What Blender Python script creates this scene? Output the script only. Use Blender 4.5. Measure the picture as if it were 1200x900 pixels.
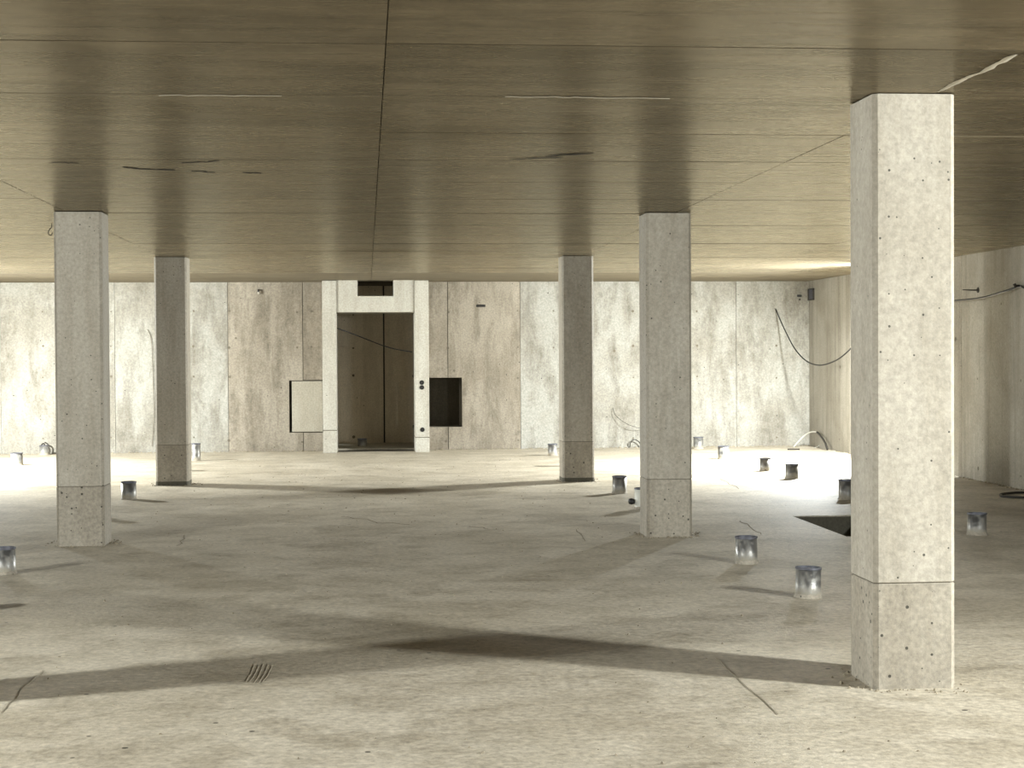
import bpy, bmesh, math, random
from mathutils import Vector, Matrix
random.seed(11)
R_ = math.radians
for o in list(bpy.data.objects):
    bpy.data.objects.remove(o)
S = bpy.context.scene
C = S.collection

# ------------------------------------------------------------------ camera, light, exposure
FPX, YAW, PIT, ROL, CZ, H = 1947.5, .0872, .0179, -.0056, 1.61, 2.84
Fw = Vector((math.sin(YAW)*math.cos(PIT), math.cos(YAW)*math.cos(PIT), -math.sin(PIT)))
Rt = Vector((math.cos(YAW), -math.sin(YAW), 0))
Up = Rt.cross(Fw)
Rt2 = Rt*math.cos(ROL) + Up*math.sin(ROL)
Up2 = Rt2.cross(Fw)
CAM = Vector((0, 0, CZ))
cd = bpy.data.cameras.new('camera'); cam = bpy.data.objects.new('camera', cd); C.objects.link(cam)
cd.sensor_fit = 'HORIZONTAL'; cd.sensor_width = 36; cd.lens = FPX*36/1200; cd.clip_end = 200; cd.clip_start = .05
cam.matrix_world = Matrix.Translation(CAM) @ Matrix((Rt2, Up2, -Fw)).transposed().to_4x4()
S.camera = cam

S.view_settings.view_transform = 'Standard'; S.view_settings.look = 'None'
S.view_settings.gamma = 1; S.view_settings.exposure = 0.0; S.view_settings.use_curve_mapping = False
W = bpy.data.worlds.new('world'); S.world = W; W.use_nodes = True
W.node_tree.nodes['Background'].inputs[0].default_value = (.5, .5, .42, 1)
W.node_tree.nodes['Background'].inputs[1].default_value = 0.0

LAMP_COL = (.945, 1.0, .995)
# x, y, z of each site lamp, bare-bulb watts, flood watts, flood aim point
LAMPS = [(7.15, 23.3, 2.50, 660, 1400, (5.6, 23.4, .0)),
         (-7.15, 23.7, 2.50, 660, 1400, (-5.6, 23.8, .0)),
         (7.15, 4.9, 2.50, 240, 1120, (3.6, 5.2, .0)),
         (-7.15, 6.2, 2.50, 240, 980, (-3.6, 6.4, .0))]

# pixel -> place (1200x900 frame)
def ray(x, y): return Rt2*((x-600)/FPX) - Up2*((y-450)/FPX) + Fw
def onz(x, y, z=0.0): d = ray(x, y); return CAM + d*((z-CZ)/d.z)
def onY(x, y, Y): d = ray(x, y); return CAM + d*(Y/d.y)
def onX(x, y, X): d = ray(x, y); return CAM + d*(X/d.x)

WY, WX, LX, FY = 28.12, 7.61, -7.6, -16.0        # back wall, right wall, left wall, wall behind the camera

# ------------------------------------------------------------------ materials
class NT:
    def __init__(s, name):
        s.m = bpy.data.materials.new(name); s.m.use_nodes = True
        s.t = s.m.node_tree; s.b = s.t.nodes['Principled BSDF']
    def n(s, typ, **kw):
        nd = s.t.nodes.new(typ)
        for k, v in kw.items():
            if k in ('inp',):
                for a, b in v.items(): nd.inputs[a].default_value = b
            else: setattr(nd, k, v)
        return nd
    def l(s, a, b): s.t.links.new(a, b)
    def math(s, op, a, b=None, c=None, clamp=False):
        nd = s.n('ShaderNodeMath', operation=op, use_clamp=clamp)
        for i, v in enumerate((a, b, c)):
            if v is None: continue
            if isinstance(v, (int, float)): nd.inputs[i].default_value = v
            else: s.l(v, nd.inputs[i])
        return nd.outputs[0]
    def ramp(s, fac, lo, hi):
        nd = s.n('ShaderNodeMapRange', inp={1: lo, 2: hi, 3: 0., 4: 1.}); nd.clamp = True
        s.l(fac, nd.inputs[0]); return nd.outputs[0]
    def mix(s, fac, a, b, mode='MIX'):
        nd = s.n('ShaderNodeMix', data_type='RGBA', blend_type=mode)
        for i, v in ((0, fac), (6, a), (7, b)):
            if isinstance(v, (int, float)): nd.inputs[i].default_value = v
            elif isinstance(v, tuple): nd.inputs[i].default_value = (*v, 1)
            else: s.l(v, nd.inputs[i])
        return nd.outputs[2]
    def pos(s, scale=(1, 1, 1), jitter=True):
        g = s.n('ShaderNodeNewGeometry')
        v = g.outputs['Position']
        if jitter:
            oi = s.n('ShaderNodeObjectInfo')
            cx = s.n('ShaderNodeVectorMath', operation='SCALE'); cx.inputs[0].default_value = (37, 19, 53)
            s.l(oi.outputs['Random'], cx.inputs['Scale'])
            ad = s.n('ShaderNodeVectorMath', operation='ADD'); s.l(v, ad.inputs[0]); s.l(cx.outputs[0], ad.inputs[1]); v = ad.outputs[0]
        mp = s.n('ShaderNodeVectorMath', operation='MULTIPLY'); mp.inputs[1].default_value = scale
        s.l(v, mp.inputs[0]); return mp.outputs[0]
    def noise(s, vec, scale, detail=6, rough=.6, dist=0.):
        nd = s.n('ShaderNodeTexNoise', inp={'Scale': scale, 'Detail': detail, 'Roughness': rough, 'Distortion': dist})
        s.l(vec, nd.inputs['Vector']); return nd.outputs['Fac']
    def voro(s, vec, scale):
        nd = s.n('ShaderNodeTexVoronoi', inp={'Scale': scale}); s.l(vec, nd.inputs['Vector']); return nd

def concrete(name, base, stain, dark, streak=(3, 3, .35), holes=True, dk=.55, rough=.75, spec=.35, amt=.5, tint=.08,
             grain=.35, bump=.25, jitter=True, hole_scale=9., hole_max=.10, fine=38):
    k = NT(name)
    v = k.pos(jitter=jitter)
    big = k.ramp(k.noise(v, .8, 7, .62, .6), .42, .62)
    stv = k.pos(streak, jitter)
    st = k.ramp(k.noise(stv, 1.6, 8, .68, .3), .45, .64)
    fn = k.ramp(k.noise(v, fine, 4, .7), .3, .7)
    md = k.ramp(k.noise(v, 7., 6, .7), .35, .7)
    col = k.mix(k.math('MULTIPLY', big, amt), base, stain)
    col = k.mix(k.math('MULTIPLY', st, amt), col, stain)
    col = k.mix(k.math('MULTIPLY', k.math('MULTIPLY', md, st), amt*dk), col, dark)
    g = k.math('ADD', 1-grain*.5, k.math('MULTIPLY', k.math('SUBTRACT', fn, .0), grain))
    gm = k.n('ShaderNodeVectorMath', operation='SCALE'); k.l(col, gm.inputs[0]); k.l(g, gm.inputs['Scale']); col = gm.outputs[0]
    oi = k.n('ShaderNodeObjectInfo')
    tr = k.math('ADD', 1-tint*.5, k.math('MULTIPLY', oi.outputs['Random'], tint))
    gt = k.n('ShaderNodeVectorMath', operation='SCALE'); k.l(col, gt.inputs[0]); k.l(tr, gt.inputs['Scale']); col = gt.outputs[0]
    hgt = k.math('MULTIPLY', fn, .35)
    hgt = k.math('ADD', hgt, k.math('MULTIPLY', md, .4))
    if holes:
        vo = k.voro(v, hole_scale)
        cs = k.n('ShaderNodeSeparateColor'); k.l(vo.outputs['Color'], cs.inputs[0])
        rad = k.math('MULTIPLY', k.ramp(cs.outputs[0], .5, 1.0), hole_max)
        hol = k.math('LESS_THAN', vo.outputs['Distance'], rad)
        col = k.mix(k.math('MULTIPLY', hol, .85), col, (.02, .018, .012))
        hgt = k.math('SUBTRACT', hgt, k.math('MULTIPLY', hol, 1.2))
    k.l(col, k.b.inputs['Base Color'])
    bp = k.n('ShaderNodeBump', inp={'Strength': bump, 'Distance': .01}); k.l(hgt, bp.inputs['Height']); k.l(bp.outputs[0], k.b.inputs['Normal'])
    k.b.inputs['Roughness'].default_value = rough; k.b.inputs['Specular IOR Level'].default_value = spec
    return k

M = {}
M['wall'] = concrete('wall_concrete', (.30, .289, .253), (.215, .196, .159), (.085, .073, .054), streak=(2.2, 2.2, .6), amt=.8, grain=.5, dk=.9).m
M['wall_brown'] = concrete('aged_wall_concrete', (.28, .246, .195), (.20, .17, .128), (.075, .063, .045), streak=(3.0, 3.0, .6), amt=.8, grain=.5, dk=.9).m
M['wall_side'] = concrete('side_wall_concrete', (.30, .275, .226), (.20, .177, .137), (.085, .073, .052), streak=(4, 3.0, .16), amt=.75, grain=.4).m
M['portal'] = concrete('portal_concrete', (.385, .366, .315), (.305, .279, .227), (.155, .135, .10), amt=.5, grain=.4).m
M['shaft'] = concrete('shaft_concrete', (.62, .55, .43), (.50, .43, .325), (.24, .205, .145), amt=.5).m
M['column'] = concrete('column_concrete', (.355, .323, .267), (.285, .252, .198), (.14, .12, .087), streak=(4, 4, .5), amt=.55, grain=.4, hole_scale=24, hole_max=.17, tint=.05).m
M['kicker'] = concrete('column_base_concrete', (.30, .268, .214), (.24, .208, .16), (.12, .102, .072), streak=(4, 4, .6), amt=.6, grain=.5, hole_scale=24, hole_max=.24, tint=.05).m
M['joint'] = concrete('joint_backing', (.12, .105, .08), (.09, .08, .06), (.05, .045, .03), holes=False, rough=.95, spec=.1).m

# ceiling: smooth panel-cast concrete, slightly glossy, long streaks along X
def ceiling_mat(name, base, stain, dark, rough, spec):
    k = concrete(name, base, stain, dark, streak=(.45, 2.4, 1), holes=False, rough=rough, spec=spec, amt=.75, tint=.16, grain=.12, bump=.012, fine=9)
    v = k.pos((.55, 6.5, 1), True)
    n = k.noise(v, 2.2, 7, .65, .4)
    mr = k.n('ShaderNodeMapRange', inp={1: .3, 2: .7, 3: rough-.02, 4: rough+.05}); k.l(n, mr.inputs[0])
    k.b.inputs['Specular IOR Level'].default_value = 0; k.b.inputs['Roughness'].default_value = .9
    # thin worn sheen left by the coated formwork boards
    gl = k.n('ShaderNodeBsdfGlossy'); gl.inputs['Color'].default_value = (.95, .89, .74, 1); k.l(mr.outputs[0], gl.inputs['Roughness'])
    fr = k.n('ShaderNodeFresnel'); fr.inputs[0].default_value = 1.42
    bn = [x for x in k.t.nodes if x.type == 'BUMP'][0]; k.l(bn.outputs[0], gl.inputs['Normal'])
    ms = k.n('ShaderNodeMixShader'); k.l(k.math('MULTIPLY', k.math('POWER', fr.outputs[0], 1.35), spec), ms.inputs[0])
    k.l(k.b.outputs[0], ms.inputs[1]); k.l(gl.outputs[0], ms.inputs[2])
    k.l(ms.outputs[0], [x for x in k.t.nodes if x.type == 'OUTPUT_MATERIAL'][0].inputs[0])
    return k.m
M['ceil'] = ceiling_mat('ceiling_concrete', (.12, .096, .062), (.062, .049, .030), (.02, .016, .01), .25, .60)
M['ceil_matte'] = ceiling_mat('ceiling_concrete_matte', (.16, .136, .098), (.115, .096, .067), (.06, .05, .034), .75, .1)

# floor
def floor_mat():
    k = concrete('floor_screed', (.47, .415, .325), (.345, .295, .215), (.17, .142, .097), streak=(1.2, 1.4, 1), holes=True, rough=.5, spec=.5,
                 amt=.68, tint=0, grain=.65, bump=.5, jitter=False, hole_scale=6., hole_max=.085, fine=24, dk=1.0)
    return k.m
M['floor'] = floor_mat()
M['pit'] = concrete('damp_pit_concrete', (.11, .10, .075), (.075, .068, .05), (.04, .036, .027), holes=False, rough=.8, spec=.2).m

def metal_mat():
    k = NT('galvanised_pipe')
    v = k.pos()
    a = k.ramp(k.noise(v, 14, 6, .65), .42, .66)
    g = k.n('ShaderNodeNewGeometry'); sx = k.n('ShaderNodeSeparateXYZ'); k.l(g.outputs['Position'], sx.inputs[0])
    low = k.math('SUBTRACT', 1.0, k.ramp(k.math('ADD', sx.outputs['Z'], k.math('MULTIPLY', k.noise(v, 20, 5, .7), .12)), .09, .15))   # mortar splashes
    dirt = k.math('MAXIMUM', k.math('MULTIPLY', a, .55), low, clamp=True)
    k.l(k.mix(dirt, (.26, .255, .245), (.25, .225, .175)), k.b.inputs['Base Color'])
    k.l(k.math('SUBTRACT', .85, k.math('MULTIPLY', dirt, .85)), k.b.inputs['Metallic'])
    k.l(k.math('ADD', .32, k.math('MULTIPLY', dirt, .5)), k.b.inputs['Roughness'])
    bp = k.n('ShaderNodeBump', inp={'Strength': .3, 'Distance': .004}); k.l(a, bp.inputs['Height']); k.l(bp.outputs[0], k.b.inputs['Normal'])
    return k.m
M['pipe'] = metal_mat()
def plain(name, col, rough=.6, metal=0., spec=.4, var=.25, sc=25):
    k = NT(name); n = k.noise(k.pos(), sc, 5, .65)
    g = k.math('ADD', 1-var*.5, k.math('MULTIPLY', n, var))
    s = k.n('ShaderNodeVectorMath', operation='SCALE'); s.inputs[0].default_value = col; k.l(g, s.inputs['Scale'])
    k.l(s.outputs[0], k.b.inputs['Base Color']); k.b.inputs['Roughness'].default_value = rough
    k.b.inputs['Metallic'].default_value = metal; k.b.inputs['Specular IOR Level'].default_value = spec
    return k.m
M['rim'] = plain('pipe_rim_steel', (.10, .10, .115), .5, .5)
M['inside'] = plain('pipe_inside', (.03, .03, .03), .8)
M['black'] = plain('black_cable', (.012, .011, .010), .5)
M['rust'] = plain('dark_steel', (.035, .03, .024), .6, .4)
M['hose'] = plain('pale_hose', (.42, .40, .34), .6)
M['mark'] = plain('tie_mark', (.13, .11, .08), .9)
M['white_pipe'] = plain('white_plastic', (.62, .61, .54), .5)
M['board'] = concrete('cover_board', (.38, .352, .286), (.32, .288, .226), (.21, .183, .135), holes=False, amt=.5, grain=.4).m
M['crack'] = plain('crack_fill', (.25, .215, .155), .95, var=.6)
M['scar'] = plain('dark_ceiling_scar', (.028, .023, .016), .95, var=.6)
M['lime'] = plain('pale_lime_trace', (.34, .31, .25), .95, var=.8, sc=9)
M['lampbody'] = plain('lamp_housing', (.25, .25, .24), .5, .3)
def emit(name, col, st):
    k = NT(name); k.b.inputs['Base Color'].default_value = (.8, .8, .8, 1)
    k.b.inputs['Emission Color'].default_value = (*col, 1); k.b.inputs['Emission Strength'].default_value = st
    return k.m
M['lampglass'] = emit('lit_lamp_glass', LAMP_COL, 6.)

# ------------------------------------------------------------------ helpers
def mesh_of(name, bm, mat, smooth=False):
    me = bpy.data.meshes.new(name); bmesh.ops.recalc_face_normals(bm, faces=bm.faces); bm.to_mesh(me); bm.free()
    me.materials.append(M[mat] if isinstance(mat, str) else mat)
    if smooth:
        for p in me.polygons: p.use_smooth = True
    return me
def link(name, me, parent=None, loc=(0, 0, 0), rot=(0, 0, 0), label=None, cat=None, group=None, kind=None):
    o = bpy.data.objects.new(name, me); C.objects.link(o)
    o.location = loc; o.rotation_euler = rot
    if parent: o.parent = parent
    if label: o['label'] = label
    if cat: o['category'] = cat
    if group: o['group'] = group
    if kind: o['kind'] = kind
    return o
def obj(name, bm, mat, parent=None, smooth=False, **kw): return link(name, mesh_of(name, bm, mat, smooth), parent, **kw)
def box(bm, x0, x1, y0, y1, z0, z1):
    vs = [bm.verts.new((x, y, z)) for z in (z0, z1) for y in (y0, y1) for x in (x0, x1)]
    for f in ((0, 2, 3, 1), (4, 5, 7, 6), (0, 1, 5, 4), (2, 6, 7, 3), (0, 4, 6, 2), (1, 3, 7, 5)): bm.faces.new([vs[i] for i in f])
def B(*a, bev=0):
    bm = bmesh.new(); box(bm, *a)
    if bev: bmesh.ops.bevel(bm, geom=bm.edges[:], offset=bev, segments=1, affect='EDGES')
    return bm
def prism(poly, fn, d0, d1):
    """poly of (a,b); fn(a,b,d)->xyz"""
    bm = bmesh.new()
    A = [bm.verts.new(fn(a, b, d0)) for a, b in poly]; D = [bm.verts.new(fn(a, b, d1)) for a, b in poly]
    bm.faces.new(A); bm.faces.new(D[::-1]); n = len(poly)
    for i in range(n): bm.faces.new((A[i], D[i], D[(i+1) % n], A[(i+1) % n]))
    return bm
def tube(pts, r, seg=8, bm=None, caps=True):
    bm = bm or bmesh.new(); rings = []
    pts = [Vector(p) for p in pts]
    for i, p in enumerate(pts):
        t = (pts[min(i+1, len(pts)-1)] - pts[max(i-1, 0)]).normalized()
        a = t.cross(Vector((0, 0, 1)) if abs(t.z) < .95 else Vector((1, 0, 0))).normalized(); b = t.cross(a)
        rr = r[i] if isinstance(r, (list, tuple)) else r
        rings.append([bm.verts.new(p + (a*math.cos(2*math.pi*k/seg) + b*math.sin(2*math.pi*k/seg))*rr) for k in range(seg)])
    for q, w in zip(rings, rings[1:]):
        for k in range(seg): bm.faces.new((q[k], q[(k+1) % seg], w[(k+1) % seg], w[k]))
    if caps: bm.faces.new(rings[0][::-1]); bm.faces.new(rings[-1])
    return bm
def smooth_path(pts, n=8):
    P = [Vector(p) for p in pts]; out = []
    for i in range(len(P)-1):
        p0, p1, p2, p3 = P[max(i-1, 0)], P[i], P[i+1], P[min(i+2, len(P)-1)]
        for k in range(n):
            t = k/n
            out.append(.5*((2*p1) + (-p0+p2)*t + (2*p0-5*p1+4*p2-p3)*t*t + (-p0+3*p1-3*p2+p3)*t*t*t))
    return out + [P[-1]]
def lathe(prof, seg=28):
    bm = bmesh.new(); rings = []
    for r, z in prof:
        rings.append([bm.verts.new((r*math.cos(2*math.pi*k/seg), r*math.sin(2*math.pi*k/seg), z)) for k in range(seg)])
    for q, w in zip(rings, rings[1:]):
        for k in range(seg): bm.faces.new((q[k], q[(k+1) % seg], w[(k+1) % seg], w[k]))
    return bm, rings
def disc(bm, c, n, r, seg=10):
    n = Vector(n).normalized(); a = n.orthogonal().normalized(); b = n.cross(a); c = Vector(c)
    bm.faces.new([bm.verts.new(c + (a*math.cos(2*math.pi*k/seg) + b*math.sin(2*math.pi*k/seg))*r) for k in range(seg)])

# ------------------------------------------------------------------ floor
PX0, PX1, PY0, PY1 = 4.17, 4.86, 14.2, 16.05
bm = bmesh.new()
xs = [LX-.1, PX0, PX1, WX+.1]; ys = [FY-.1, PY0, PY1, 28.16]
for i in range(3):
    for j in range(3):
        if (i, j) != (1, 1): box(bm, xs[i], xs[i+1], ys[j], ys[j+1], -.3, 0)
bmesh.ops.remove_doubles(bm, verts=bm.verts, dist=1e-5)
floor = obj('floor', bm, 'floor', kind='structure', label='dusty bare concrete floor of the basement hall')
bm = bmesh.new()
box(bm, PX0-.02, PX1+.02, PY0-.02, PY1+.02, -.32, -.22)
for a in ((PX0-.02, PX0+.001, PY0, PY1), (PX1-.001, PX1+.02, PY0, PY1), (PX0, PX1, PY0-.02, PY0+.001), (PX0, PX1, PY1-.001, PY1+.02)):
    box(bm, *a, -.3, -.012)
obj('sump_pit', bm, 'pit', floor, label='dark damp sump pit sunk in the floor')
# cracks and saw cuts in the screed (thin dark ribbons)
def crack(pix, w=.012, jit=.02, n=5, ceil=None):
    z = H if ceil else 0.; sg = -1 if ceil else 1
    pts = [onz(*p, z) for p in pix]; P = []
    for a, b in zip(pts, pts[1:]):
        for k in range(n): P.append(a.lerp(b, k/n) + Vector((random.uniform(-jit, jit), random.uniform(-jit, jit), 0)))
    P.append(pts[-1]); bm = bmesh.new(); prev = None
    for i, p in enumerate(P):
        t = (P[min(i+1, len(P)-1)]-P[max(i-1, 0)]).normalized(); s = Vector((-t.y, t.x, 0))*.45*w*random.uniform(.4, 1.)*(.25 if i in (0, len(P)-1) else 1)
        q = [bm.verts.new((p.x+s.x, p.y+s.y, z+sg*.0018)), bm.verts.new((p.x, p.y, z+sg*.004)), bm.verts.new((p.x-s.x, p.y-s.y, z+sg*.0018))]
        if prev:
            bm.faces.new((prev[0], q[0], q[1], prev[1])); bm.faces.new((prev[1], q[1], q[2], prev[2]))
        prev = q
    if ceil: obj('lime_trace' if ceil == 'lime' else 'ceiling_scar', bm, ceil, ceiling)
    else: obj('crack', bm, 'crack', floor)
crack([(838, 771), (870, 800), (912, 838)], .010, .006)
crack([(0, 836), (26, 810), (50, 786)], .012, .012)
crack([(866, 610), (880, 617), (892, 627)], .014, .02)
crack([(676, 620), (686, 634)], .02, .02)
crack([(548, 617), (572, 620)], .025, .04)
crack([(842, 560), (866, 573)], .02, .03)
crack([(405, 605), (440, 612), (480, 615)], .02, .05)
crack([(208, 640), (216, 627)], .018, .03)
for k in range(5):
    x = 288 + k*5.2
    crack([(x, 799+random.uniform(-2, 2)), (x+6, 790), (x+10.5, 779+random.uniform(-2, 2))], .006, .002)

# ------------------------------------------------------------------ ceiling of cast panels
ceiling = obj('ceiling', B(LX-.1, WX+.1, FY-.1, WY+2.6, H+.012, H+.3), 'joint', kind='structure', label='low concrete ceiling with board joints')
PW, PL, PX, PY = 2.62, 1.317, .085, 6.62
def panel_mesh(mat, w=PW, l=PL, g=.0025, gy=.008):
    bm = bmesh.new()
    box(bm, -w/2+g, w/2-g, -l/2+gy, l/2-gy, 0, .012)
    return mesh_of('ceiling_panel', bm, mat)
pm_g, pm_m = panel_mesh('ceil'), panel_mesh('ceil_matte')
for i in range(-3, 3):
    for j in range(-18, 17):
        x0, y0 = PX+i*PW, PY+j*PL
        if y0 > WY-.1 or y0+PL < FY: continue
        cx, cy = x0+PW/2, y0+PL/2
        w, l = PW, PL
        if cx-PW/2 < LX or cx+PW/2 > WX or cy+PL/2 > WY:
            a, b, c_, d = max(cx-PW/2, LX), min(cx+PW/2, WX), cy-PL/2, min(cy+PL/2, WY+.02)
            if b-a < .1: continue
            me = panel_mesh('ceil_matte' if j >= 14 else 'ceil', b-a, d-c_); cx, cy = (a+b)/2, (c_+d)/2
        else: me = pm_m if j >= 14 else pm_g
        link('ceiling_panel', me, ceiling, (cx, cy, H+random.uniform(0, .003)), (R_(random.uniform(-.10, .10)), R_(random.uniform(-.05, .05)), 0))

for px, w in (([(145, 195.5), (170, 198), (205, 199)], .07), ([(212, 191), (232, 190), (257, 188)], .05), ([(222, 200), (252, 202)], .05), ([(285, 202), (306, 203)], .05),
              ([(642, 183), (696, 179)], .07), ([(60, 190), (92, 191)], .04), ([(600, 186.5), (660, 184)], .05)):
    crack(px, w, .02, 6, 'scar')
for px, w in (([(590, 113), (650, 113.3), (700, 114), (785, 115)], .03), ([(184, 111), (260, 111.5), (330, 112)], .02), ([(1101, 107), (1140, 88), (1192, 63)], .05)):
    crack(px, w, .012, 6, 'lime')

# ------------------------------------------------------------------ back wall with shaft doorway
DX0, DX1, DZ = -.49, .79, 2.316                # doorway
NL = (-1.295, -.70, .315, 1.19)                # left niche
NR = (1.02, 1.604, .385, 1.22)                 # right niche
SY = 30.0                                       # rear wall of the shaft
bm = bmesh.new()
y0, y1 = WY+.03, WY+.33
box(bm, LX-.3, NL[0], y0, y1, -.3, H+.02); box(bm, NR[1], WX+.3, y0, y1, -.3, H+.02)
box(bm, NL[0], DX0, y0, y1, -.3, NL[2]); box(bm, NL[0], DX0, y0, y1, NL[3], H+.02)
box(bm, DX1, NR[1], y0, y1, -.3, NR[2]); box(bm, DX1, NR[1], y0, y1, NR[3], H+.02)
box(bm, NL[0], DX0, y0+.12, y1, NL[2], NL[3])                       # back of the left niche
wall_back = obj('wall_back', bm, 'joint', kind='structure', label='board-marked concrete back wall with shaft doorway')
fz = lambda a, b, d: (a, d, b)
def wpanel(poly, mat, g=.006, y=None):
    # shrink rectilinear polygon by g (towards its centroid in each axis)
    cx = sum(p[0] for p in poly)/len(poly); cz = sum(p[1] for p in poly)/len(poly)
    q = [(a + (g if a < cx else -g), b) for a, b in poly]
    yy = WY + random.uniform(-.003, .003) if y is None else y
    return obj('wall_panel', prism(q, fz, yy, WY+.03), mat, wall_back)
rect = lambda x0, x1, z0=0., z1=H: [(x0, z0), (x1, z0), (x1, z1), (x0, z1)]
for a, b in ((LX, -6.03), (-6.03, -4.17), (-4.17, -2.31)): wpanel(rect(a, b), 'wall', .003)
wpanel([(-2.31, 0), (-1.066, 0), (-1.066, NL[2]), (NL[0], NL[2]), (NL[0], NL[3]), (-1.066, NL[3]), (-1.066, H), (-2.31, H)], 'wall_brown', 0.004)
wpanel(rect(-1.066, DX0, NL[3]+.006, H), 'wall_brown'); wpanel(rect(-1.066, DX0, 0, NL[2]-.006), 'wall_brown')
wpanel(rect(DX1, 1.372, NR[3], H), 'wall_brown'); wpanel(rect(DX1, 1.372, 0, NR[2]), 'wall_brown')
wpanel([(1.372, 0), (2.605, 0), (2.605, H), (1.372, H), (1.372, NR[3]), (NR[1], NR[3]), (NR[1], NR[2]), (1.372, NR[2])], 'wall_brown', 0.004)
for a, b in ((2.605, 5.0), (5.0, 6.33), (6.33, WX)): wpanel(rect(a, b), 'wall', .003)
# lintel with a slot opening under the ceiling
PYF = 27.45
LI0, LI1 = onY(394.5, 430, PYF).x+.002, onY(486.3, 430, PYF).x-.002
s0, s1, sz = -.141, .45, 2.58
obj('lintel', prism([(LI0, DZ), (LI1, DZ), (LI1, H), (s1, H), (s1, sz), (s0, sz), (s0, H), (LI0, H)], fz, 27.475, WY+.33), 'portal', wall_back)
# right niche interior and shaft
bm = bmesh.new()
ny = WY+.85
box(bm, NR[0], NR[1], ny, ny+.05, NR[2], NR[3]); box(bm, NR[1]-.001, NR[1]+.04, y1, ny, NR[2], NR[3])
box(bm, DX1, NR[1], y1, ny, NR[3]-.001, NR[3]+.04); box(bm, DX1, NR[1], y1, ny, NR[2]-.04, NR[2]+.001)
obj('niche_lining', bm, 'joint', wall_back)  # dark joint colour stands in for the shade deep in the niche
SX0, SX1 = -.62, .95
bm = bmesh.new()
box(bm, SX0-.1, SX0, y1-.001, SY, -.3, H+.6); box(bm, SX1, SX1+.06, y1-.001, SY, -.3, H+.6); obj('shaft_joint', B(SX0-.1, SX1+.1, SY+.02, SY+.1, -.3, H+.6), 'rust', wall_back)
box(bm, SX0-.1, SX1+.1, y1, SY+.1, H+.6, H+.7)
obj('shaft_lining', bm, 'shaft', wall_back)
jx = onY(450, 430, SY).x
for a, b in ((SX0, jx-.014), (jx+.014, SX1)): obj('wall_panel', B(a, b, SY, SY+.02, 0, H+.6), 'shaft', wall_back)
bm = bmesh.new(); box(bm, SX0, SX1, 28.2, SY+.05, -.3, .03)
obj('shaft_floor', bm, 'board', floor)
obj('threshold_gap_strip', B(LI0+.005, LI1-.005, 27.85, 28.15, -.02, .006), 'rust', floor)  # flat dark strip standing in for the shadowed gap at the sill
# tie-hole marks
def marks(name, pts, nrm, parent, r=.026):
    bm = bmesh.new(); n = Vector(nrm)
    for p in pts:
        p = Vector(p); rr = r*random.uniform(.45, .95); a = n.orthogonal().normalized(); b = n.cross(a); S_ = 9
        o_ = [bm.verts.new(p + n*.004 + (a*math.cos(6.2832*k/S_)+b*math.sin(6.2832*k/S_))*rr) for k in range(S_)]
        i_ = [bm.verts.new(p + n*.0045 + (a*math.cos(6.2832*k/S_)+b*math.sin(6.2832*k/S_))*rr*.35) for k in range(S_)]
        c = bm.verts.new(p + n*.0035)
        for k in range(S_):
            bm.faces.new((o_[k], o_[(k+1) % S_], i_[(k+1) % S_], i_[k])); bm.faces.new((i_[k], i_[(k+1) % S_], c))
    return obj(name, bm, 'mark', parent, kind='stuff')
tp = [(x, y) for x in (50, 130.5, 227, 742, 817, 910) for y in (365, 406, 442, 513)]
tp += [(x, y) for x in (268.5, 348, 365, 525, 607, 649) for y in (365, 407, 442)] + [(354, 518), (523, 517), (268, 516), (607, 516), (440, 356)]
tp += [(436+random.uniform(-180, 470), random.uniform(345, 510)) for _ in range(14)]
tp = [onY(x+random.uniform(-.7, .7), y+random.uniform(-1, 1), WY) for x, y in tp if not (338 < x < 545 and y > 440 and not y > 510 and y < 508)]
tp = [p for p in tp if not (DX0-.06 < p.x < DX1+.06 and p.z < DZ) and not (NL[0] < p.x < NL[1] and NL[2] < p.z < NL[3])]
marks('tie_hole_marks', [(p.x, WY-.004, p.z) for p in tp], (0, -1, 0), wall_back)
sm = [onY(x, y, SY) for x, y in ((414, 369), (414, 408), (414, 440), (414.5, 512))]
marks('tie_hole_marks', [(p.x, SY, p.z) for p in sm], (0, -1, 0), wall_back, .03)

# ------------------------------------------------------------------ right, left and near walls
wall_right = obj('wall_right', B(WX+.03, WX+.33, FY-.3, WY+.33, -.3, H+.02), 'joint', kind='structure', label='streaked concrete wall on the right')
wall_left = obj('wall_left', B(LX-.33, LX-.03, FY-.3, WY+.33, -.3, H+.02), 'joint', kind='structure', label='concrete wall on the left, out of the frame')
wall_front = obj('wall_front', B(LX-.3, WX+.3, FY-.3, FY, -.3, H+.02), 'wall_side', kind='structure', label='concrete wall behind the viewer')
yj = [WY]
while yj[-1] > FY: yj.append(yj[-1]-2.457)
yj[3] = 20.75
for a, b in zip(yj[1:], yj):
    a = max(a, FY)
    for nm, par, x0, x1 in (('r', wall_right, WX, WX+.03), ('l', wall_left, LX-.03, LX)):
        d = random.uniform(-.003, .003)
        obj('wall_panel', B(min(x0+d, x1-.001), x1+(0 if nm == 'r' else d), a+.007, b-.007, 0, H), 'wall_side', par)
rp = [onX(x, y, WX) for x, y in ((1146, 444), (1147, 549), (1197, 446), (1197, 558), (1174, 356), (968, 520), (985, 430), (984, 515), (1120, 398))]
marks('tie_hole_marks', [(WX-.004, p.y, p.z) for p in rp], (-1, 0, 0), wall_right, .03)

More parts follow.
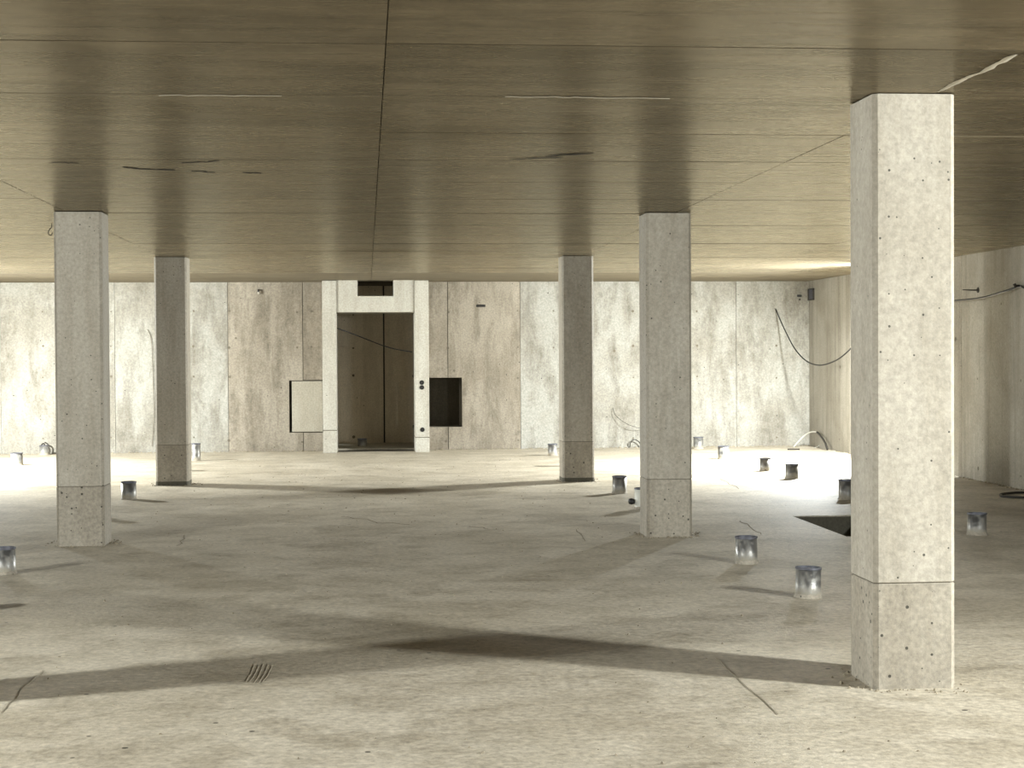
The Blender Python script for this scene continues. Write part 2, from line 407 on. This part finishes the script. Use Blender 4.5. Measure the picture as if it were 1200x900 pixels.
# ------------------------------------------------------------------ columns
CW, CH = .40, .022
def col_section(w, c):
    h = w/2; return [(-h+c, -h), (h-c, -h), (h, -h+c), (h, h-c), (h-c, h), (-h+c, h), (-h, h-c), (-h, -h+c)]
def prism_z(poly, zs, scl=None):
    bm = bmesh.new(); rings = []
    for i, z in enumerate(zs):
        s = scl[i] if scl else 1
        rings.append([bm.verts.new((a*s, b*s, z)) for a, b in poly])
    n = len(poly)
    for q, w in zip(rings, rings[1:]):
        for k in range(n): bm.faces.new((q[k], q[(k+1) % n], w[(k+1) % n], w[k]))
    bm.faces.new(rings[0][::-1]); bm.faces.new(rings[-1]); return bm
KZ = .505
shaft_me = mesh_of('column_shaft', prism_z(col_section(CW, CH), [KZ+.004, KZ+.008, H-.004], [.985, 1, 1]), 'column')
kick_me = mesh_of('column_base', prism_z(col_section(CW, CH), [-.001, KZ-.004, KZ], [1, 1, .985]), 'kicker')
core_me = mesh_of('column_joint', prism_z(col_section(CW*.97, CH), [KZ-.006, KZ+.010]), 'joint')
band_me = mesh_of('dark_band', prism_z(col_section(CW*1.006, CH), [0, .04, .052], [1, 1, .997]), 'pit')  # darker band around the foot of the far columns
COLS = [(2.6015, 7.92, 'nearest concrete column, large and pale, at the right'),
        (-2.431, 14.559, 'left concrete column of the middle row, standing left of a short pipe stub'),
        (2.638, 14.566, 'right concrete column of the middle row, between back wall and two pipe stubs'),
        (-2.418, 21.12, 'dark narrow far column on the left, in front of the back wall'),
        (2.648, 20.93, 'darkest far column, right of the shaft doorway and the small niche'),
        (-2.431, 7.94, 'near concrete column outside the left edge, casting a long floor shadow')]
for x, y, lab in COLS:
    e = link('concrete_column', None, None, (x, y, 0), label=lab, cat='column', group='square chamfered columns')
    link('column_base', kick_me, e); link('column_joint', core_me, e); link('column_shaft', shaft_me, e)
    if y > 20: link('dark_band', band_me, e)

# portal piers beside the doorway
PYF = 27.45
def pier(x0p, x1p, kick_px, lab, sockets=()):
    a, b = onY(x0p, 430, PYF).x, onY(x1p, 430, PYF).x
    kz = onY((x0p+x1p)/2, kick_px, PYF).z
    cx = (a+b)/2; e = link('portal_pier', None, None, (cx, PYF+.33, 0), label=lab, cat='pier', group='piers beside the doorway')
    h = (b-a)/2; D = .33
    obj('pier_base', B(-h, h, -D, D, -.001, kz-.003, bev=.008), 'portal', e)
    obj('pier_joint', B(-h*.98, h*.98, -D+.006, D, kz-.012, kz+.012), 'joint', e)
    obj('pier_shaft', B(-h, h, -D, D, kz+.003, H-.003, bev=.008), 'portal', e)
    for sx, sy, r in sockets:
        p = onY(sx, sy, PYF)
        bm, rg = lathe([(r*1.0, 0), (r*1.18, 0), (r*1.18, .008), (r, .008), (r*.92, .002)], 16)
        bm.faces.new(rg[-1])
        obj('conduit_socket', bm, 'black', e, loc=(p.x-cx, -D-.0005, p.z), rot=(R_(90), 0, 0))
pier(378, 394.5, 504.5, 'pale pier on the left of the doorway, beside the boarded niche')
pier(486.3, 502.8, 512.7, 'pale pier with black sockets on the right of the doorway', ((494.3, 448.3, .032), (494.4, 454, .032), (495, 503.5, .032)))

# cover board in the left niche
obj('cover_board', B(-1.255, -.74, WY+.02, WY+.05, NL[2]+.01, NL[3]-.012, bev=.004), 'board', label='pale square board closing the niche left of the doorway', cat='board')

# ------------------------------------------------------------------ pipe stubs
PR, PH = .083, .20
bmx, rg = lathe([(PR, 0), (PR, PH-.012), (PR-.007, PH-.012)], 32); tube_me = mesh_of('tube', bmx, 'pipe', True)
bmx, rg = lathe([(PR, PH-.014), (PR+.004, PH-.012), (PR+.004, PH), (PR-.007, PH), (PR-.007, PH-.09)], 32)
bmx.faces.new(rg[-1]); rim_me = mesh_of('rim', bmx, 'rim')
bmx, rg = lathe([(PR+.012, 0), (PR+.008, .010), (PR+.003, .02), (PR-.002, .03)], 24)
for v in bmx.verts: v.co.x *= random.uniform(.95, 1.05); v.co.y *= random.uniform(.95, 1.05)
collar_me = mesh_of('mortar_collar', bmx, 'kicker', True)
white_tube = tube_me.copy(); white_tube.materials[0] = M['white_pipe']
def stub(x, y, lab, s=1.0, h=1.0, rot=None):
    e = link('pipe_stub', None, None, (x, y, 0), (R_(random.uniform(-1.2, 1.2)), R_(random.uniform(-1.2, 1.2)), random.uniform(0, 6)), label=lab, cat='pipe', group='pipe stubs in the floor')
    e.scale = (s, s, h)
    link('tube', tube_me, e); link('rim', rim_me, e); link('mortar_collar', collar_me, e)
    return e
stub(2.883, 10.70, 'shiny steel pipe stub nearest the big right column, closest of all')
stub(2.889, 12.50, 'steel pipe stub behind the closest one, near the middle right column', h=1.03)
stub(5.329, 14.16, 'grey steel pipe stub standing right of the big near column', h=.98)
stub(2.896, 18.97, 'dark pipe stub between the far right column and the middle right column', .97)
e = stub(2.83, 16.96, 'pale pipe stub with black fitting peeking out left of the middle right column', h=1.12)
bm, rg = lathe([(.0, -.03), (.03, -.022), (.036, 0), (.03, .022), (0, .03)], 12)
obj('fitting', bm, 'black', e, True, loc=(-.115, 0, .075))
e.rotation_euler = (0, 0, 0)
for c_ in e.children:
    if c_.name.startswith('tube'): c_.data = white_tube
stub(5.402, 20.82, 'weathered pipe stub nearest the front of the bright right floor patch', 1., .95)
stub(5.402, 22.23, 'blotchy pipe stub in the middle of the bright right floor patch', .92, .9)
stub(5.391, 24.84, 'white-lit pipe stub farthest back on the bright right floor patch', 1.02)
stub(5.235, 17.82, 'dark pipe stub half hidden behind the left edge of the big column', 1., 1.08)
stub(5.56, 27.6, 'pipe stub at the back wall peeking out right of the middle right column')
stub(-2.681, 19.02, 'dark pipe stub right of the middle left column', 1., 1.)
stub(-2.687, 12.58, 'grey pipe stub cut by the left edge of the frame')
stub(-2.69, 10.6, 'pipe stub outside the left edge, only its floor shadow showing')
stub(-5.2, 25.29, 'white-lit pipe stub on the bright floor at far left', 1.05, .92)
stub(-5.28, 27.8, 'pipe stub against the back wall just left of the middle left column', .9, .8)
stub(-2.69, 16.9, 'pipe stub hidden behind the middle left column')
stub(-2.62, 25.85, 'tall slim pipe stub just right of the far left column', .8, 1.35)
stub(-2.72, 23.6, 'pipe stub hidden behind the far left column')
stub(2.93, 26.14, 'pipe stub by the back wall left of the darkest far column', .9, .95)
stub(2.85, 23.7, 'pipe stub hidden behind the darkest far column')
stub(-.085, 28.95, 'short dark pipe stub standing inside the shaft doorway', .98, .80)

# ------------------------------------------------------------------ cables, hooks, fittings
def cable(name, pts, r, lab, mat='black', cat='cable', n=8, group=None):
    return obj(name, tube(smooth_path(pts, n), r, 6), mat, None, True, label=lab, cat=cat, group=group)
# cable from the back wall hole, sagging to the right wall behind the big column, then on along the wall
ya = WY-.02
p0 = onY(909, 362, WY-.005); pm = onX(1050, 352, WX-.05)
cable('hanging_cable', [p0, onY(918, 383, ya-.3), onY(931, 408, ya-.8), onY(945, 423, ya-1.3), onY(960, 428, ya-1.9), onY(976, 424, ya-2.5), onY(990, 415, ya-3.1), onY(1012, 393, 24.4), pm], .011, 'black cable sagging from the back wall across the far right corner')
cable('strung_cable', [pm, onX(1085, 354.5, WX-.06), onX(1122, 352, WX-.12), onX(1150, 349, WX-.12), onX(1175, 342, WX-.1), onX(1194, 336, WX-.02), onX(1199, 337, WX-.03), onX(1212, 345, WX-.05)], .012, 'black cable strung along the right wall right of the big column')
b = onX(1194.5, 335.5, WX)
obj('cable_hook', tube([(WX+.01, b.y, b.z), (WX-.05, b.y, b.z), (WX-.06, b.y, b.z+.03)], .02, 8), 'rust', label='dark hook on the right wall holding the cable', cat='hook')
# anchor rod with a plate
b = onX(1146.5, 340, WX)
e = link('anchor_rod', None, None, (WX, b.y, b.z), label='thin black anchor rod sticking out of the right wall', cat='rod')
obj('rod', tube([(0, 0, 0), (-.10, 0, .001), (-.205, 0, .004)], [.009, .008, .004], 8), 'rust', e)
obj('plate', tube([(-.001, 0, 0), (-.012, 0, 0)], .034, 12), 'rust', e)
# wire across the doorway
cable('doorway_wire', [onY(395, 384.5, 28.0), onY(410, 390, 28.05), onY(428, 397, 28.08), onY(446, 404, 28.08), onY(463, 409, 28.05), onY(483, 412.5, 28.0)], .0105, 'thin black wire hanging across the shaft doorway')
# wires on the back wall
yw = WY-.02
cable('curved_wire', [onY(718, 478, yw), onY(721, 486, yw-.05), onY(730, 494, yw-.1), onY(740, 499, yw-.12), onY(750, 501.5, yw-.1), onY(762, 501, yw-.02)], .004, 'thin curved wire on the back wall beside the middle right column', 'rust')
cable('wire_tail', [onY(738, 524, yw), onY(739, 519, yw-.05), onY(743, 515, yw-.06), onY(749, 518, yw-.05), onY(752, 524, yw-.03)], .008, 'small dark wire loop at the foot of the back wall', 'rust')
cable('hanging_wire', [onY(173, 386, yw+.01), onY(177, 397, yw), onY(178.5, 420, yw), onY(179.5, 450, yw), onY(180, 490, yw), onY(178, 523, yw)], .0045, 'thin wire hanging down the back wall left of the far left column', 'mark')
g = onY(51, 523, WY-.12)
cable('wire_tangle', [(g.x-.06, g.y, .01), (g.x-.05, g.y, .12), (g.x, g.y, .18), (g.x+.03, g.y, .1), (g.x-.02, g.y-.02, .05), (g.x+.05, g.y, .03), (g.x+.08, g.y, .15), (g.x+.02, g.y, .2)], .012, 'small dark tangle of wire at the back wall on the far left', 'rust')
# bent pipe / hose in the corner
h0 = [onY(930, 524, WY-.45), onY(936, 517, WY-.4), onY(944, 509.5, WY-.4), onY(951, 506.3, WY-.5), onX(957.5, 506.5, WX-.05)]
e = link('bent_hose', None, None, (0, 0, 0), label='bent hose arching from the floor in the far right corner', cat='hose')
obj('pale_end', tube(smooth_path(h0), .012, 8), 'hose', e, True)
obj('dark_end', tube(smooth_path([h0[-1], onX(961, 510, WX-.06), onX(966, 517, WX-.07), onX(969.5, 526.3, WX-.09)]), .018, 8), 'rust', e, True)
cable('loose_cord', [onY(953, 525.5, WY-.55), onY(958, 523.5, WY-.6), onY(962.5, 519.5, WY-.6), onY(964, 515, WY-.5)], .009, 'thin pale cord curling at the foot of the right wall corner', 'hose', 'cord')
g = onz(927, 526.3); b_ = onz(935, 526.5)
cable('rebar_offcut', [(g.x-.12, g.y-.25, .012), (g.x-.04, g.y-.24, .014), (g.x+.08, g.y-.26, .012)], .013, 'short dark steel offcut lying on the floor by the back wall', 'rust', 'offcut', 3)
# floor wire loop at right
w0 = onz(1172, 581)
cable('floor_wire', [onz(1215, 579), onz(1195, 578.5), onz(1180, 579.5), onz(1172.5, 581), onz(1175, 583), onz(1188, 584), onz(1205, 584.5)], .014, 'dark wire loop lying on the floor by the right wall', 'rust', 'wire')
bpy.data.objects['floor_wire'].location.z = .014
# junction box in the corner, slot, small sockets
p = onX(951.5, 345, WX)
e = link('junction_box', None, None, (WX, p.y-.0, p.z), label='small dark junction box high in the far right corner', cat='box')
bm = bmesh.new(); w_, h_ = .17, .10
for a in ((-.03, .01, -w_, -w_+.02, -h_, h_), (-.03, .01, w_-.02, w_, -h_, h_), (-.03, .01, -w_, w_, -h_, -h_+.016), (-.03, .01, -w_, w_, h_-.016, h_)): box(bm, *a)
obj('frame', bm, 'rust', e); obj('cover', B(-.012, .008, -w_+.01, w_-.01, -h_+.01, h_-.01), 'rim', e)
p = onY(936.5, 346.7, WY)
e = link('small_fitting', None, None, (p.x, WY, p.z), label='tiny black fitting on the back wall left of the junction box', cat='fitting')
obj('body', B(-.04, .04, -.03, .005, -.018, .018, bev=.006), 'black', e); obj('clip', B(-.008, .022, -.02, .005, -.075, -.05, bev=.004), 'rust', e)
p = onY(563.5, 358.3, WY)
e = link('anchor_slot', None, None, (p.x, WY, p.z), label='short black slotted anchor on the wall right of the doorway', cat='fitting')
obj('channel', B(-.078, .078, -.012, .004, -.022, .022, bev=.008), 'black', e); obj('bolt', tube([(-.02, 0, 0), (-.02, -.03, 0)], .014, 8), 'rust', e)
p = onY(303, 341.5, WY)
e = link('steel_hook', None, None, (p.x, WY, p.z), label='small hook with white tip on the wall left of the doorway', cat='hook')
obj('shank', tube(smooth_path([(0, .01, .02), (0, -.04, .02), (0, -.05, 0), (0, -.05, -.01)], 4), .014, 8), 'black', e); obj('tip', B(-.015, .015, -.066, -.036, -.045, -.01, bev=.005), 'hose', e)
# wire hook on the ceiling
p = onz(58, 262, H)
cable('ceiling_hook', [(p.x+.02, p.y, H+.01), (p.x+.02, p.y, H-.03), (p.x, p.y, H-.055), (p.x-.012, p.y, H-.085), (p.x+.008, p.y, H-.11), (p.x+.028, p.y, H-.085)], .005, 'tiny wire hook under the ceiling left of the middle left column', 'rust', 'hook')

# ------------------------------------------------------------------ crumbs on the floor
def crumbs(n, sampler, name, lab, parent=None):
    bm = bmesh.new()
    for _ in range(n):
        x, y, s = sampler(); z0 = -.001
        hh = s*random.uniform(.5, 1.0); a0 = random.uniform(0, 6.28); k = 5
        base = [bm.verts.new((x+math.cos(a0+i*6.283/k)*s*random.uniform(.6, 1.1), y+math.sin(a0+i*6.283/k)*s*random.uniform(.6, 1.1), z0)) for i in range(k)]
        top = [bm.verts.new((v.co.x*.5+x*.5, v.co.y*.5+y*.5, hh*random.uniform(.7, 1.1))) for v in base]
        for i in range(k): bm.faces.new((base[i], base[(i+1) % k], top[(i+1) % k], top[i]))
        bm.faces.new(top)
    obj(name, bm, 'crack', None, label=lab, cat='rubble', kind='stuff')
def s_cols():
    x, y, _ = random.choice(COLS); t = random.random(); h = CW/2+random.uniform(.0, .03)+abs(random.gauss(0, .05))
    side = random.choice((0, 0, 1, 2, 3)); u = random.uniform(-.22, .22)
    px, py = ((u, -h), (-h, u), (h, u), (u, h))[side]
    return x+px, y+py, random.uniform(.005, .014)
crumbs(420, s_cols, 'mortar_crumbs', 'fine mortar crumbs around the column bases')
crumbs(500, lambda: (random.uniform(-2.2, 2.4), random.uniform(3, 26), random.uniform(.003, .011)), 'floor_grit', 'scattered grit on the concrete floor')
crumbs(500, lambda: ((random.uniform(LX, DX0-.35) if random.random() < .5 else random.uniform(DX1+.35, WX)), WY-abs(random.gauss(0, .035))-.033, random.uniform(.008, .028)), 'concrete_rubble', 'crumbled concrete along the foot of the back wall')
crumbs(350, lambda: (WX-abs(random.gauss(0, .03))-.03, random.uniform(12, WY-1.3), random.uniform(.008, .025)), 'concrete_grit', 'crumbled concrete along the foot of the right wall')

# ------------------------------------------------------------------ site lamps (out of the frame or behind the near column)
LABS = ['floodlight under the ceiling hidden behind the nearest column', 'floodlight under the ceiling outside the left edge at the back',
        'floodlight under the ceiling outside the right edge at the front', 'floodlight under the ceiling outside the left edge at the front']
for (x, y, z, wp, wf, aim), lab in zip(LAMPS, LABS):
    e = link('site_floodlight', None, None, (x, y, H), label=lab, cat='lamp', group='site floodlights')
    d = (Vector(aim)-Vector((x, y, z))).normalized(); q = d.to_track_quat('-Z', 'Y')
    obj('stem', tube([(0, 0, -.006), (0, 0, z-H+.13)], .012, 8), 'lampbody', e)
    bm = bmesh.new()
    bh = .10
    box(bm, -.24, .24, -.2, .2, .11, .13)
    for a in ((-.25, -.24, -.2, .2), (.24, .25, -.2, .2), (-.25, .25, -.21, -.2), (-.25, .25, .2, .21)): box(bm, *a, .03, .13)
    if y > 15:      # added plate, out of sight, cutting the rear lamps to shape their floor pools
        xi, xo = (-.39, WX-x-.11) if x > 0 else (LX-x+.11, .39)
        obj('added_baffle', B(xi, xo, -.87, -.85, 1.6-H, -.008), 'lampbody', e)
    hb = obj('housing', bm, 'lampbody', e, loc=(0, 0, z-H)); hb.rotation_mode = 'QUATERNION'; hb.rotation_quaternion = q
    la = bpy.data.lights.new('flood', 'AREA'); la.shape = 'RECTANGLE'; la.size = .34; la.size_y = .30; la.energy = wf; la.color = LAMP_COL
    lo = bpy.data.objects.new('flood_light', la); C.objects.link(lo); lo.parent = e; lo.location = (0, 0, z-H); lo.rotation_mode = 'QUATERNION'; lo.rotation_quaternion = q
    lo.location = Vector((0, 0, z-H)) + d*.0
    lb = bpy.data.lights.new('bulb', 'POINT'); lb.shadow_soft_size = .08; lb.energy = wp; lb.color = LAMP_COL
    lp = bpy.data.objects.new('bulb_light', lb); C.objects.link(lp); lp.parent = e; lp.location = (0, -.42, -.32)
